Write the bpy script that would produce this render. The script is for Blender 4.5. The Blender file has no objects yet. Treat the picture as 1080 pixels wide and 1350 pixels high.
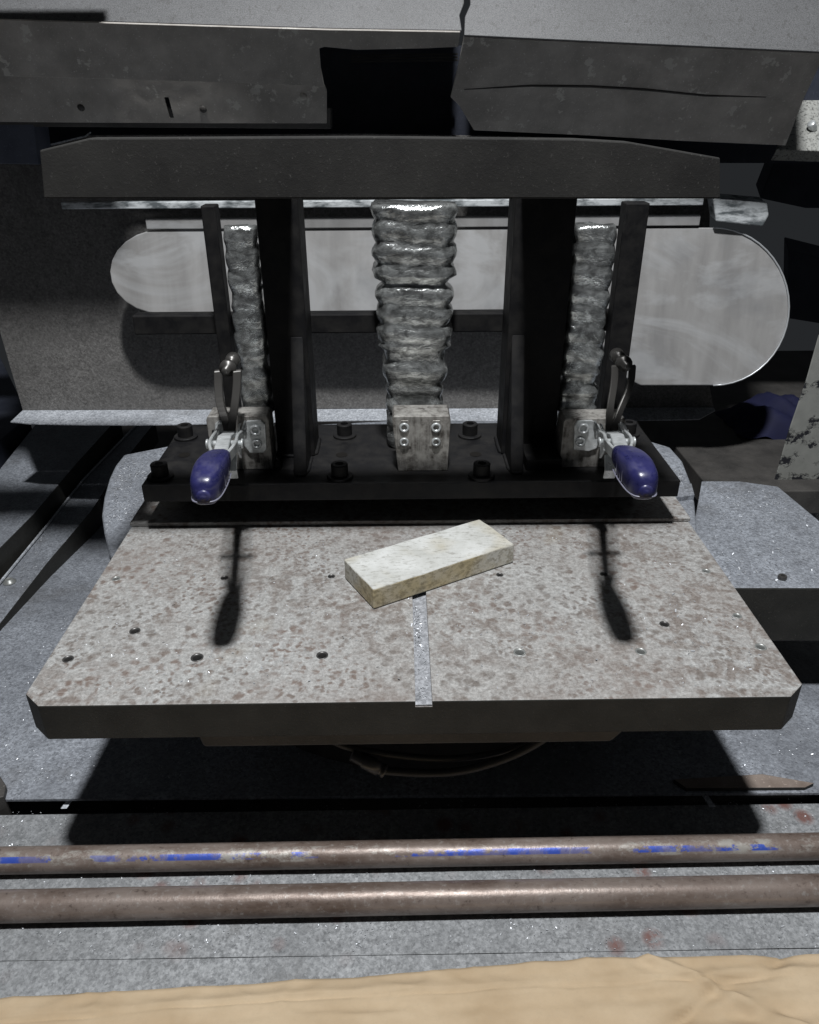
import bpy, bmesh, math, random
from mathutils import Vector, Matrix, noise
random.seed(11)
V = Vector
scene = bpy.context.scene
C = scene.collection

# ------------------------------------------------------------------ camera
CAM = V((-0.0097, -0.4597, 0.4163)); YAW, PITCH, ROLL = 0.01101, 0.49128, -0.00506
FPX = 1000.0                                    # focal length in photo pixels (1080 x 1350)
fw = V((math.sin(YAW)*math.cos(PITCH), math.cos(YAW)*math.cos(PITCH), -math.sin(PITCH)))
r0 = fw.cross(V((0, 0, 1))).normalized(); u0 = r0.cross(fw)
rt = r0*math.cos(ROLL) + u0*math.sin(ROLL); up = u0*math.cos(ROLL) - r0*math.sin(ROLL)
cam_d = bpy.data.cameras.new('camera'); cam = bpy.data.objects.new('camera', cam_d); C.objects.link(cam)
cam.matrix_world = Matrix(((rt.x, up.x, -fw.x, CAM.x), (rt.y, up.y, -fw.y, CAM.y), (rt.z, up.z, -fw.z, CAM.z), (0, 0, 0, 1)))
cam_d.sensor_fit = 'VERTICAL'; cam_d.sensor_height = 36.0; cam_d.lens = 36.0*FPX/1350.0
cam_d.clip_start = 0.01; cam_d.clip_end = 50
scene.camera = cam

# ------------------------------------------------------------------ light: one work lamp overhead, dim shop light around
world = bpy.data.worlds.new('World'); scene.world = world; world.use_nodes = True
bg = world.node_tree.nodes['Background']; bg.inputs[0].default_value = (0.84, 0.91, 1.0, 1); bg.inputs[1].default_value = 0.021
LAMP = V((0.0, -0.32, 2.1))
ld = bpy.data.lights.new('work_lamp', 'AREA'); ld.shape = 'DISK'; ld.size = 0.15; ld.energy = 62; ld.color = (0.98, 0.99, 1.0)
lo = bpy.data.objects.new('work_lamp', ld); C.objects.link(lo); lo.location = LAMP
vs = scene.view_settings; vs.view_transform = 'Standard'; vs.look = 'None'; vs.exposure = 0; vs.gamma = 1; vs.use_curve_mapping = False
scene.render.engine = 'CYCLES'

# ------------------------------------------------------------------ pixel -> place
def ray(x, y): return fw + rt*((x-540)/FPX) - up*((y-675)/FPX)
def Z(x, y, z):
    d = ray(x, y); return CAM + d*((z-CAM.z)/d.z)
def Y(x, y, yy):
    d = ray(x, y); return CAM + d*((yy-CAM.y)/d.y)
def PL(x, y, p, n):
    d = ray(x, y); return CAM + d*((p-CAM).dot(n)/d.dot(n))

# ------------------------------------------------------------------ materials
def mat(name, col, rough=0.6, metal=0.0, build=None, spec=0.5):
    m = bpy.data.materials.new(name); m.use_nodes = True
    nt = m.node_tree; b = nt.nodes['Principled BSDF']
    b.inputs['Base Color'].default_value = (*col, 1); b.inputs['Roughness'].default_value = rough
    b.inputs['Metallic'].default_value = metal; b.inputs['Specular IOR Level'].default_value = spec
    if build: build(nt, b)
    return m
class NB:
    def __init__(s, nt, b):
        s.nt, s.b = nt, b; s.tc = nt.nodes.new('ShaderNodeTexCoord').outputs['Object']
    def mapping(s, scale=(1, 1, 1), src=None, loc=(0, 0, 0)):
        n = s.nt.nodes.new('ShaderNodeMapping'); n.inputs['Scale'].default_value = scale; n.inputs['Location'].default_value = loc
        s.nt.links.new(src or s.tc, n.inputs['Vector']); return n.outputs[0]
    def noise(s, scale, detail=4, rough=.55, vec=None, dist=0):
        n = s.nt.nodes.new('ShaderNodeTexNoise'); n.inputs['Scale'].default_value = scale; n.inputs['Detail'].default_value = detail
        n.inputs['Roughness'].default_value = rough; n.inputs['Distortion'].default_value = dist
        s.nt.links.new(vec or s.tc, n.inputs['Vector']); return n.outputs['Fac']
    def voro(s, scale, out='Distance', vec=None, feature='F1', rnd=1.0):
        n = s.nt.nodes.new('ShaderNodeTexVoronoi'); n.inputs['Scale'].default_value = scale; n.feature = feature
        n.inputs['Randomness'].default_value = rnd
        s.nt.links.new(vec or s.tc, n.inputs['Vector']); return n.outputs[out]
    def ramp(s, fac, a, b, ca=(0, 0, 0), cb=(1, 1, 1)):
        n = s.nt.nodes.new('ShaderNodeValToRGB'); e = n.color_ramp.elements
        e[0].position = a; e[1].position = b; e[0].color = (*ca, 1); e[1].color = (*cb, 1)
        s.nt.links.new(fac, n.inputs[0]); return n.outputs[0]
    def mix(s, fac, a, b, mode='MIX'):
        n = s.nt.nodes.new('ShaderNodeMix'); n.data_type = 'RGBA'; n.blend_type = mode
        for k, v in ((0, fac), (6, a), (7, b)):
            if isinstance(v, bpy.types.NodeSocket): s.nt.links.new(v, n.inputs[k])
            elif k == 0: n.inputs[0].default_value = v
            else: n.inputs[k].default_value = (*v, 1)
        return n.outputs[2]
    def math(s, op, a, b=0.0):
        n = s.nt.nodes.new('ShaderNodeMath'); n.operation = op
        for k, v in ((0, a), (1, b)):
            if isinstance(v, bpy.types.NodeSocket): s.nt.links.new(v, n.inputs[k])
            else: n.inputs[k].default_value = v
        return n.outputs[0]
    def sep(s, src=None):
        n = s.nt.nodes.new('ShaderNodeSeparateXYZ'); s.nt.links.new(src or s.tc, n.inputs[0]); return n.outputs
    def col(s, c): s.nt.links.new(c, s.b.inputs['Base Color'])
    def rough(s, c): s.nt.links.new(c, s.b.inputs['Roughness'])
    def metal(s, c): s.nt.links.new(c, s.b.inputs['Metallic'])
    def bump(s, h, strength=.4, dist=.001):
        n = s.nt.nodes.new('ShaderNodeBump'); n.inputs['Strength'].default_value = strength; n.inputs['Distance'].default_value = dist
        s.nt.links.new(h, n.inputs['Height']); s.nt.links.new(n.outputs[0], s.b.inputs['Normal'])

def b_pallet(nt, b):
    n = NB(nt, b)
    wob = n.nt.nodes.new('ShaderNodeTexNoise'); wob.inputs['Scale'].default_value = 120; wob.inputs['Detail'].default_value = 3
    nt.links.new(n.tc, wob.inputs['Vector'])
    vm = nt.nodes.new('ShaderNodeMixRGB'); vm.blend_type = 'ADD'; vm.inputs[0].default_value = .011
    nt.links.new(n.tc, vm.inputs[1]); nt.links.new(wob.outputs['Color'], vm.inputs[2])
    s1 = n.ramp(n.voro(92, vec=vm.outputs[0]), .24, .50, (1, 1, 1), (0, 0, 0))
    s2 = n.ramp(n.voro(150, vec=vm.outputs[0]), .24, .50, (1, 1, 1), (0, 0, 0))
    big = n.ramp(n.noise(6, 4, .6), .36, .62)
    spots = n.mix(n.ramp(n.noise(12, 3, .6), .44, .56), s1, s2)
    dens = n.ramp(n.noise(22, 4, .7), .31, .54)
    fine = n.noise(300, 4, .85); f2 = n.noise(130, 3, .7)
    base = n.mix(big, (.31, .30, .285), (.385, .395, .39))
    base = n.mix(n.ramp(fine, .36, .64), n.mix(.55, base, (.12, .115, .11)), n.mix(.35, base, (.72, .72, .71)))
    base = n.mix(n.math('MULTIPLY', n.ramp(f2, .40, .62), .35), base, (.20, .19, .18))
    rust = n.mix(n.ramp(n.noise(9, 3), .42, .6), (.115, .10, .09), (.14, .10, .083))
    rust = n.mix(n.ramp(fine, .36, .64), rust, n.mix(.35, rust, (.3, .28, .26)))
    f = n.math('MULTIPLY', spots, n.math('ADD', n.math('MULTIPLY', dens, .58), .40))
    c = n.mix(f, base, rust)
    con = n.math('MULTIPLY', n.ramp(n.noise(48, 6, .68, dist=.8), .47, .60), n.ramp(n.noise(5, 3, .6, vec=n.mapping((1, 1, 1), loc=(2, 8, 0))), .36, .60))
    c = n.mix(n.math('MULTIPLY', con, .8), c, n.mix(n.ramp(fine, .36, .64), (.11, .088, .076), (.21, .18, .16)))
    stain = n.ramp(n.noise(4.5, 4, .6, vec=n.mapping((1, 1, 1), loc=(1.3, 4.2, 0))), .50, .68)
    c = n.mix(n.math('MULTIPLY', stain, .38), c, (.19, .15, .13))
    yel = n.ramp(n.noise(9, 2, .5, vec=n.mapping((1, 1, 1), loc=(3.1, 1.7, 0))), .64, .78)
    c = n.mix(n.math('MULTIPLY', yel, .4), c, (.30, .25, .15))
    scr = n.ramp(n.noise(60, 3, .6, vec=n.mapping((.25, 9, 1))), .66, .70)
    c = n.mix(n.math('MULTIPLY', scr, .25), c, (.62, .62, .61))
    n.col(c); n.rough(n.ramp(fine, .2, .8, (.5,)*3, (.8,)*3)); n.bump(n.math('ADD', fine, spots), .35, .0009)
M_pallet = mat('mottled_steel', (.35, .34, .32), .6, .0, b_pallet)

def b_grit(dark, light, rust=0.0, rustcol=(.15, .065, .052), k=1.0, calm=.5):
    def f(nt, b):
        n = NB(nt, b)
        cell = n.voro(430*k, 'Color'); s = n.nt.nodes.new('ShaderNodeSeparateColor'); nt.links.new(cell, s.inputs[0])
        v = n.ramp(s.outputs[0], .25, 1.0)
        v2 = n.noise(240*k, 5, .85); v3 = n.noise(70, 4, .7)
        dust = n.ramp(n.noise(7, 5, .65, vec=n.mapping((1.6, .8, 1))), .38, .64)
        g = n.math('ADD', n.math('MULTIPLY', v, .40), n.math('MULTIPLY', n.ramp(v2, .38, .64), .55))
        amp = n.math('ADD', n.math('MULTIPLY', dust, .62*calm+.25), .62-.45*calm)
        mixf = n.math('ADD', n.math('MULTIPLY', g, amp), n.math('MULTIPLY', n.ramp(v3, .35, .65), .16))
        c = n.mix(mixf, dark, light)
        grime = n.ramp(n.noise(11, 4, .7, vec=n.mapping((1, 1, 1), loc=(7, 2, 0))), .56, .72)
        c = n.mix(n.math('MULTIPLY', grime, .35), c, (.085, .078, .07))
        if rust > 0:
            rs = n.math('MULTIPLY', n.ramp(n.voro(30, 'Distance'), .16, .34, (1, 1, 1), (0, 0, 0)), n.ramp(n.noise(4, 2), .46, .58))
            rs = n.math('MULTIPLY', rs, n.ramp(n.noise(120, 4, .7), .34, .5))
            c = n.mix(n.math('MULTIPLY', rs, rust), c, rustcol)
        n.col(c); n.bump(n.math('ADD', v2, n.math('MULTIPLY', v, .5)), .5, .0012)
    return f
M_grit = mat('chip_dusted_sheet', (.3, .31, .34), .55, .0, b_grit((.10, .106, .12), (.47, .505, .56)))
M_gritlow = mat('chip_dusted_floor', (.3, .31, .32), .55, .0, b_grit((.11, .115, .12), (.46, .475, .49), .9, calm=.3))
M_flange = mat('chip_covered_flange', (.5, .5, .55), .5, .0, b_grit((.20, .215, .24), (.86, .90, .96), calm=.1))
M_guard = mat('dusty_guard_sheet', (.2, .19, .18), .7, .0, b_grit((.085, .082, .078), (.31, .30, .29), .0, k=.9, calm=.1))

def b_black(nt, b):
    n = NB(nt, b); v = n.noise(60, 5, .65); w = n.noise(700, 2, .7)
    n.col(n.mix(n.ramp(v, .4, .75), (.008, .008, .009), (.022, .021, .020))); n.rough(n.ramp(v, .3, .7, (.5,)*3, (.75,)*3)); n.bump(w, .15, .0005)
M_black = mat('black_oxide_steel', (.02, .02, .02), .5, .0, b_black, .22)
def b_darkpaint(a, c2, chips=None, dent=0):
    def f(nt, b):
        n = NB(nt, b); v = n.noise(18, 5, .65); w = n.noise(420, 3, .75)
        c = n.mix(n.ramp(v, .35, .7), a, c2)
        c = n.mix(n.ramp(w, .62, .74), c, tuple(min(1, x*2.2) for x in c2))
        if chips:
            c = n.mix(n.ramp(n.noise(34, 6, .68), chips[0], chips[0]+.015), c, chips[1])
        n.col(c)
        if dent: n.bump(n.math('ADD', n.noise(9, 3, .5), n.math('MULTIPLY', w, .03)), .6, dent)
        else: n.bump(w, .3, .0008)
    return f
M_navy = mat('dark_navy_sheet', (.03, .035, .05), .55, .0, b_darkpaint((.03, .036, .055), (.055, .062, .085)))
M_char = mat('charcoal_sheet', (.06, .06, .06), .6, .0, b_darkpaint((.04, .038, .036), (.085, .08, .075)))
M_hood = mat('dirty_grey_hood', (.2, .2, .19), .5, .0, b_darkpaint((.40, .375, .345), (.62, .585, .54), (.61, (.70, .68, .63)), .02))
def b_hoodtop(nt, b):
    n = NB(nt, b); v = n.noise(12, 4, .6); w = n.noise(900, 3, .8); st = n.noise(150, 4, .65, vec=n.mapping((1, .8, .8)))
    c = n.mix(n.ramp(v, .3, .7), (.072, .075, .080), (.11, .113, .12))
    c = n.mix(n.ramp(st, .585, .62), c, (.05, .05, .052))
    c = n.mix(n.ramp(w, .40, .60), n.mix(.7, c, (.06, .06, .06)), n.mix(.12, c, (.6, .6, .6)))
    blot = n.ramp(n.noise(16, 3, .55, vec=n.mapping((1, .35, .35), loc=(.4, 2, 0))), .66, .68)
    c = n.mix(n.math('MULTIPLY', blot, .7), c, (.055, .055, .06))
    n.col(c); n.bump(w, .3, .0006)
M_hoodtop = mat('speckled_hood_top', (.42, .42, .43), .5, .0, b_hoodtop)
def b_peel(nt, b):
    n = NB(nt, b); v = n.noise(26, 8, .66); w = n.noise(500, 2)
    c = n.mix(n.ramp(v, .45, .465), (.02, .021, .026), n.mix(n.noise(60, 3), (.22, .225, .21), (.36, .365, .34)))
    n.col(c); n.bump(n.ramp(v, .47, .485), .8, .002)
M_peel = mat('peeling_cream_paint', (.4, .4, .36), .6, .0, b_peel)
def b_column(nt, b):
    n = NB(nt, b); w = n.noise(260, 4, .75)
    n.col(n.mix(n.ramp(w, .36, .5), (.09, .09, .085), (.42, .425, .40))); n.bump(w, .4, .001)
M_column = mat('speckled_cream_column', (.4, .4, .38), .6, .0, b_column)
def b_block(nt, b):
    n = NB(nt, b); v = n.noise(75, 6, .7); st = n.noise(40, 4, .6, vec=n.mapping((6, 6, .7)))
    c = n.mix(n.ramp(v, .38, .62), (.075, .066, .058), (.40, .385, .36))
    c = n.mix(n.math('MULTIPLY', n.ramp(st, .42, .6), .55), c, (.45, .44, .415))
    n.col(c); n.rough(n.ramp(v, .3, .7, (.6,)*3, (.35,)*3)); n.bump(v, .2, .0006)
M_block = mat('stained_block_steel', (.35, .34, .32), .45, .35, b_block)
def b_zinc(nt, b):
    n = NB(nt, b); v = n.noise(90, 4, .6)
    n.col(n.mix(n.ramp(v, .35, .65), (.42, .44, .44), (.74, .77, .78))); n.rough(n.ramp(v, .3, .7, (.42,)*3, (.25,)*3))
M_zinc = mat('zinc_plated_steel', (.7, .72, .73), .3, .4, b_zinc)
M_gun = mat('dark_plated_steel', (.10, .10, .10), .38, .6, lambda nt, b: (lambda n: n.col(n.mix(n.noise(70, 4), (.05, .05, .05), (.17, .165, .16))))(NB(nt, b)))
def b_grip(nt, b):
    n = NB(nt, b); v = n.noise(80, 5, .7); sc = n.noise(50, 5, .7, vec=n.mapping((1, .4, 3)))
    c = n.mix(n.ramp(v, .4, .66), (.015, .016, .072), (.028, .028, .112))
    c = n.mix(n.math('MULTIPLY', n.ramp(sc, .50, .70), .45), c, (.13, .127, .19))
    n.col(c); n.rough(n.ramp(v, .3, .7, (.22,)*3, (.42,)*3)); n.bump(v, .2, .0006)
M_grip = mat('violet_blue_grip', (.1, .09, .32), .35, .0, b_grip)
M_gripedge = mat('worn_grip_edge', (.20, .20, .26), .5)
def b_stone(nt, b):
    n = NB(nt, b); v = n.noise(22, 5, .65, vec=n.mapping((1, 1, 2))); s = n.noise(260, 4, .75, vec=n.mapping((.35, 1, 1))); w = n.noise(700, 2)
    c = n.mix(n.ramp(v, .38, .62), (.46, .465, .44), (.60, .61, .595))
    c = n.mix(n.math('MULTIPLY', n.ramp(n.noise(13, 3, .6), .48, .66), .6), c, (.42, .37, .25))
    c = n.mix(n.math('MULTIPLY', n.ramp(s, .52, .68), .6), c, (.13, .115, .085))
    n.col(c); n.bump(n.math('ADD', s, w), .3, .0008)
M_stone = mat('grimy_whetstone', (.5, .49, .44), .75, .0, b_stone)
def b_stoneside(nt, b):
    n = NB(nt, b); v = n.noise(15, 4, .6); s = n.noise(190, 4, .75, vec=n.mapping((.6, 1, 1))); w = n.noise(700, 2)
    c = n.mix(n.ramp(v, .4, .6), (.52, .44, .27), (.60, .585, .53))
    c = n.mix(n.math('MULTIPLY', n.ramp(s, .46, .62), .7), c, (.20, .165, .10))
    n.col(c); n.bump(n.math('ADD', s, w), .3, .0008)
M_stoneside = mat('yellowed_whetstone_side', (.5, .45, .3), .75, .0, b_stoneside)
def b_rod(paint):
    def f(nt, b):
        n = NB(nt, b); v = n.noise(30, 6, .7, vec=n.mapping((.35, 1, 1))); s = n.noise(170, 4, .7)
        c = n.mix(n.ramp(v, .36, .62), (.12, .085, .068), (.265, .22, .195))
        c = n.mix(n.math('MULTIPLY', n.ramp(s, .56, .72), .5), c, (.40, .385, .37))
        c = n.mix(n.math('MULTIPLY', n.ramp(s, .28, .42, (1, 1, 1), (0, 0, 0)), .7), c, (.055, .038, .032))
        if paint:
            xyz = n.sep()
            # worn paint line: a strip round the tube at one angle, broken along its length
            band = n.math('MULTIPLY', n.ramp(xyz[2], .0045, .0058), n.ramp(n.math('ABSOLUTE', n.math('ADD', xyz[1], .0095)), .0028, .0042, (1, 1, 1), (0, 0, 0)))
            band = n.ramp(n.math('ABSOLUTE', n.math('ADD', n.math('ARCTAN2', xyz[2], xyz[1]), -2.22)), .20, .25, (1, 1, 1), (0, 0, 0))
            wide = n.ramp(n.math('ABSOLUTE', n.math('ADD', n.math('ARCTAN2', xyz[2], xyz[1]), -2.12)), .50, .60, (1, 1, 1), (0, 0, 0))
            br = n.ramp(n.noise(13, 6, .7, vec=n.mapping((1, 1.5, 1.5))), .50, .53)
            br2 = n.ramp(n.noise(24, 5, .7, vec=n.mapping((1, .5, .5), loc=(2, 0, 0))), .47, .55)
            pale = n.math('MULTIPLY', wide, n.ramp(n.noise(42, 6, .75, vec=n.mapping((.6, 1, 1), loc=(5, 1, 0))), .50, .60))
            c = n.mix(n.math('MULTIPLY', pale, .75), c, (.40, .39, .36))
            c = n.mix(n.math('MULTIPLY', band, n.math('MULTIPLY', br, n.math('ADD', n.math('MULTIPLY', br2, .5), .45))), c, (.035, .085, .45))
        n.col(c); n.rough(n.ramp(v, .3, .7, (.52,)*3, (.27,)*3)); n.bump(n.math('ADD', v, s), .3, .0008)
    return f
M_rod1 = mat('rusty_rod_with_blue_paint', (.2, .16, .15), .5, .25, b_rod(True))
M_rod2 = mat('bare_rusty_rod', (.2, .17, .16), .45, .35, b_rod(False))
def b_card(nt, b):
    n = NB(nt, b); v = n.noise(20, 5, .6, vec=n.mapping((.7, 1, 1))); s = n.noise(330, 4, .8, vec=n.mapping((.7, 1, 1)))
    c = n.mix(n.ramp(v, .35, .65), (.41, .305, .19), (.50, .39, .26))
    c = n.mix(n.math('MULTIPLY', n.ramp(s, .5, .72), .25), c, (.36, .29, .20))
    n.col(c); n.bump(s, .25, .0005)
M_card = mat('brown_cardboard', (.55, .43, .28), .85, .0, b_card)
def b_cast(nt, b):
    n = NB(nt, b); v = n.noise(60, 5, .65); w = n.noise(300, 3, .7)
    p_ = n.noise(95, 4, .6, vec=n.mapping((1, 1, 1.7)), dist=.6)
    c = n.mix(n.ramp(p_, .36, .60), (.34, .35, .345), (.86, .89, .88))
    c = n.mix(n.ramp(v, .38, .58), n.mix(.5, c, (.09, .09, .09)), c)
    n.col(c); n.bump(n.math('ADD', w, n.math('MULTIPLY', p_, 1.5)), .4, .0015)
M_cast = mat('rough_aluminium_casting', (.55, .56, .55), .24, .82, b_cast)
def b_cover(nt, b):
    n = NB(nt, b); v = n.noise(9, 4, .6, vec=n.mapping((2.6, 1, .5))); w = n.noise(500, 3, .7); x = n.noise(5, 5, .7)
    c = n.mix(n.ramp(v, .34, .66), (.28, .275, .27), (.40, .395, .39))
    c = n.mix(n.math('MULTIPLY', n.ramp(n.noise(4, 4, .6, vec=n.mapping((1, 1, 2.2)), dist=2.5), .46, .62), .55), c, (.50, .51, .52))  # pale swirls put highlights into the sheet colour
    c = n.mix(n.math('MULTIPLY', n.ramp(x, .52, .7), .5), c, (.19, .195, .205))
    n.col(c); n.bump(w, .25, .0006)
M_cover = mat('pale_grey_cover_sheet', (.4, .4, .4), .5, .1, b_cover)
M_rim = mat('bright_sheet_edge', (.6, .62, .64), .35, .4)
M_rail = mat('pale_ground_rail', (.70, .73, .74), .35, .15, lambda nt, b: (lambda n: n.col(n.mix(n.ramp(n.noise(26, 4, .65, vec=n.mapping((1, 1, 3))), .4, .58), (.16, .18, .19), (.80, .84, .86))))(NB(nt, b)))
M_blue = mat('dark_blue_cloth', (.02, .022, .16), .8, .0, lambda nt, b: (lambda n: n.col(n.mix(n.noise(40, 4), (.001, .002, .022), (.003, .005, .045))))(NB(nt, b)))
M_chip = mat('bright_metal_chips', (.50, .52, .55), .4, .35)
M_hose = mat('grey_hose', (.03, .03, .031), .5)
M_side = mat('oily_shaded_edge', (.05, .05, .045), .6, .0, b_darkpaint((.027, .027, .025), (.048, .047, .043)), .25)  # side faces: oily blackening plus shade put into the colour
M_beam = mat('dull_dark_beam_plate', (.05, .05, .05), .7, .0, b_darkpaint((.027, .0265, .026), (.044, .043, .041)), .2)
M_arm = mat('dark_arm_steel', (.075, .072, .068), .35, .4)
M_groove = mat('chip_packed_groove', (.3, .3, .32), .55, .0, b_grit((.12, .125, .135), (.62, .64, .68), calm=.1))
M_bar = mat('rusty_brown_bar_top', (.2, .16, .13), .6, .0, b_darkpaint((.15, .115, .095), (.26, .215, .185)))
M_hole = mat('near_black_hole', (.012, .011, .010), .8, .0, None, .1)
M_insert = mat('steel_insert', (.34, .35, .34), .4, .5)

# ------------------------------------------------------------------ mesh helpers
def obj(name, bm, m, parent=None, smooth=False, origin=None):
    bmesh.ops.recalc_face_normals(bm, faces=bm.faces[:])
    if origin is not None: bmesh.ops.translate(bm, vec=-origin, verts=bm.verts[:])
    me = bpy.data.meshes.new(name); bm.to_mesh(me); bm.free(); me.materials.append(m)
    if smooth:
        for p in me.polygons: p.use_smooth = True
    o = bpy.data.objects.new(name, me); C.objects.link(o)
    if origin is not None: o.location = origin
    if parent is not None:
        o.parent = parent
        # parents are unrotated empties or meshes: keep world placement
        pl = parent.location.copy(); q = parent.parent
        while q is not None: pl += q.location; q = q.parent
        o.location = o.location - pl
    return o
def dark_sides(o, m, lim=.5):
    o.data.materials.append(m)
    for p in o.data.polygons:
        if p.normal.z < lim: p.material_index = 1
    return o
def tag(o, label, cat, group=None, kind=None):
    o['label'] = label; o['category'] = cat
    if group: o['group'] = group
    if kind: o['kind'] = kind
    return o
def struct(o, label=None, cat=None):
    o['kind'] = 'structure'
    if label: o['label'] = label
    if cat: o['category'] = cat
    return o
def empty(name, loc, label, cat, group=None):
    o = bpy.data.objects.new(name, None); C.objects.link(o); o.location = loc; o.empty_display_size = .02
    return tag(o, label, cat, group)
def bevel(bm, w, seg=2, ang=25):
    es = [e for e in bm.edges if len(e.link_faces) == 2 and e.calc_face_angle(0) > math.radians(ang)]
    if w > 0 and es: bmesh.ops.bevel(bm, geom=es, offset=w, segments=seg, affect='EDGES', profile=.5, clamp_overlap=True)
def box(a, b, bev=.001, seg=2):
    bm = bmesh.new(); bmesh.ops.create_cube(bm, size=1)
    a, b = V(a), V(b)
    for v in bm.verts: v.co = V(((a.x+b.x)/2+v.co.x*(b.x-a.x), (a.y+b.y)/2+v.co.y*(b.y-a.y), (a.z+b.z)/2+v.co.z*(b.z-a.z)))
    bevel(bm, bev, seg); return bm
def slab(pts, vec, bev=.001, seg=2):
    bm = bmesh.new(); vec = V(vec)
    a = [bm.verts.new(p) for p in pts]; b = [bm.verts.new(V(p)+vec) for p in pts]
    n = len(pts); bm.faces.new(a); bm.faces.new(b[::-1])
    for i in range(n): bm.faces.new((a[i], b[i], b[(i+1) % n], a[(i+1) % n]))
    bmesh.ops.recalc_face_normals(bm, faces=bm.faces[:])
    bevel(bm, bev, seg); return bm
def join(*bms):
    t = bms[0]
    for s in bms[1:]:
        me = bpy.data.meshes.new('t'); s.to_mesh(me); t.from_mesh(me); bpy.data.meshes.remove(me); s.free()
    return t
def tube(pts, r, seg=12, caps=True, flat=None):
    """swept round section; r a number or list; flat=(axis vector, ratio) squashes it"""
    bm = bmesh.new(); pts = [V(p) for p in pts]; rings = []; n = len(pts)
    nrm = None
    for i, p in enumerate(pts):
        t = (pts[min(i+1, n-1)]-pts[max(i-1, 0)]).normalized()
        if nrm is None: nrm = t.orthogonal().normalized()
        nrm = (nrm - t*nrm.dot(t)).normalized(); bn = t.cross(nrm)
        rr = r[i] if isinstance(r, (list, tuple)) else r
        rings.append([bm.verts.new(p+nrm*(math.cos(2*math.pi*k/seg)*rr)+bn*(math.sin(2*math.pi*k/seg)*rr)) for k in range(seg)])
    for i in range(n-1):
        for k in range(seg): bm.faces.new((rings[i][k], rings[i][(k+1) % seg], rings[i+1][(k+1) % seg], rings[i+1][k]))
    if caps: bm.faces.new(rings[0][::-1]); bm.faces.new(rings[-1])
    return bm
def lathe(c, prof, seg=20, axis=V((0, 0, 1))):
    """prof: list of (radius, height) along axis from point c"""
    axis = V(axis).normalized(); e1 = axis.orthogonal().normalized(); e2 = axis.cross(e1); c = V(c)
    bm = bmesh.new(); rings = []
    for r, h in prof:
        if r < 1e-6: rings.append([bm.verts.new(c+axis*h)])
        else: rings.append([bm.verts.new(c+axis*h+(e1*math.cos(2*math.pi*k/seg)+e2*math.sin(2*math.pi*k/seg))*r) for k in range(seg)])
    for a, b in zip(rings, rings[1:]):
        for k in range(seg):
            k2 = (k+1) % seg
            if len(a) == 1 and len(b) == 1: continue
            if len(a) == 1: bm.faces.new((a[0], b[k], b[k2]))
            elif len(b) == 1: bm.faces.new((a[k], b[0], a[k2]))
            else: bm.faces.new((a[k], b[k], b[k2], a[k2]))
    return bm
def ribbon(pts, width_vec, t_vec):
    """flat bar following pts (list), of half width width_vec and thickness t_vec"""
    bm = bmesh.new(); w, t = V(width_vec), V(t_vec); R = []
    for p in pts:
        p = V(p); R.append([bm.verts.new(p-w-t), bm.verts.new(p+w-t), bm.verts.new(p+w+t), bm.verts.new(p-w+t)])
    for a, b in zip(R, R[1:]):
        for k in range(4): bm.faces.new((a[k], a[(k+1) % 4], b[(k+1) % 4], b[k]))
    bm.faces.new(R[0][::-1]); bm.faces.new(R[-1])
    bmesh.ops.recalc_face_normals(bm, faces=bm.faces[:]); bevel(bm, .0007, 1, 50)
    return bm
def cut(bm, cutters):
    """boolean-subtract joined cutters from bm, returns new bmesh"""
    def mk(b): me = bpy.data.meshes.new('tmp'); b.to_mesh(me); b.free(); o = bpy.data.objects.new('tmp', me); C.objects.link(o); return o
    bmesh.ops.recalc_face_normals(bm, faces=bm.faces[:]); A = mk(bm)
    for cb in cutters: bmesh.ops.recalc_face_normals(cb, faces=cb.faces[:])
    B = mk(join(*cutters)); mo = A.modifiers.new('b', 'BOOLEAN'); mo.operation = 'DIFFERENCE'; mo.solver = 'EXACT'; mo.object = B
    dg = bpy.context.evaluated_depsgraph_get(); me = bpy.data.meshes.new_from_object(A.evaluated_get(dg))
    out = bmesh.new(); out.from_mesh(me)
    for o in (A, B): d = o.data; bpy.data.objects.remove(o); bpy.data.meshes.remove(d)
    bpy.data.meshes.remove(me); return out
def smooth_pts(p, it=2):
    for _ in range(it):
        q = [p[0]]
        for a, b_ in zip(p, p[1:]): q += [a*.75+b_*.25, a*.25+b_*.75]
        p = q+[p[-1]]
    return p
def cyl(c, r, z0, z1, seg=20): return lathe((c[0], c[1], 0), [(0, z0), (r, z0), (r, z1), (0, z1)], seg)

# ================================================================== SETTING
# lower machine floor in front, upper floor sheet behind, dark sump below
def grid(x0, x1, y0, y1, nx, ny, zf):
    bm = bmesh.new(); vs_ = [[bm.verts.new((x0+(x1-x0)*i/nx, y0+(y1-y0)*j/ny, zf(x0+(x1-x0)*i/nx, y0+(y1-y0)*j/ny))) for i in range(nx+1)] for j in range(ny+1)]
    for j in range(ny):
        for i in range(nx): bm.faces.new((vs_[j][i], vs_[j][i+1], vs_[j+1][i+1], vs_[j+1][i]))
    return bm
ZL = -.212                                                   # lower floor
YB = Z(300, 1262, ZL).y                                                  # where it bends down towards the front
struct(obj('floor', grid(-.85, .85, YB, Z(540, 1067, ZL).y, 34, 8, lambda x, y: ZL+.0006*noise.noise(V((x*9, y*9, 0)))), M_gritlow),
       'grey chip dusted floor plate with rust spots under the two rods', 'floor')
struct(obj('floor', grid(-.85, .85, -.42, YB+.004, 30, 8, lambda x, y: ZL-.0012+(y-YB)*.10+.0006*noise.noise(V((x*9, y*9, 4)))), M_gritlow),
       'grey floor plate sloping down in front, partly under the cardboard', 'floor')
ZU = -.200
yu = Z(540, 1043, ZU).y
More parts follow.
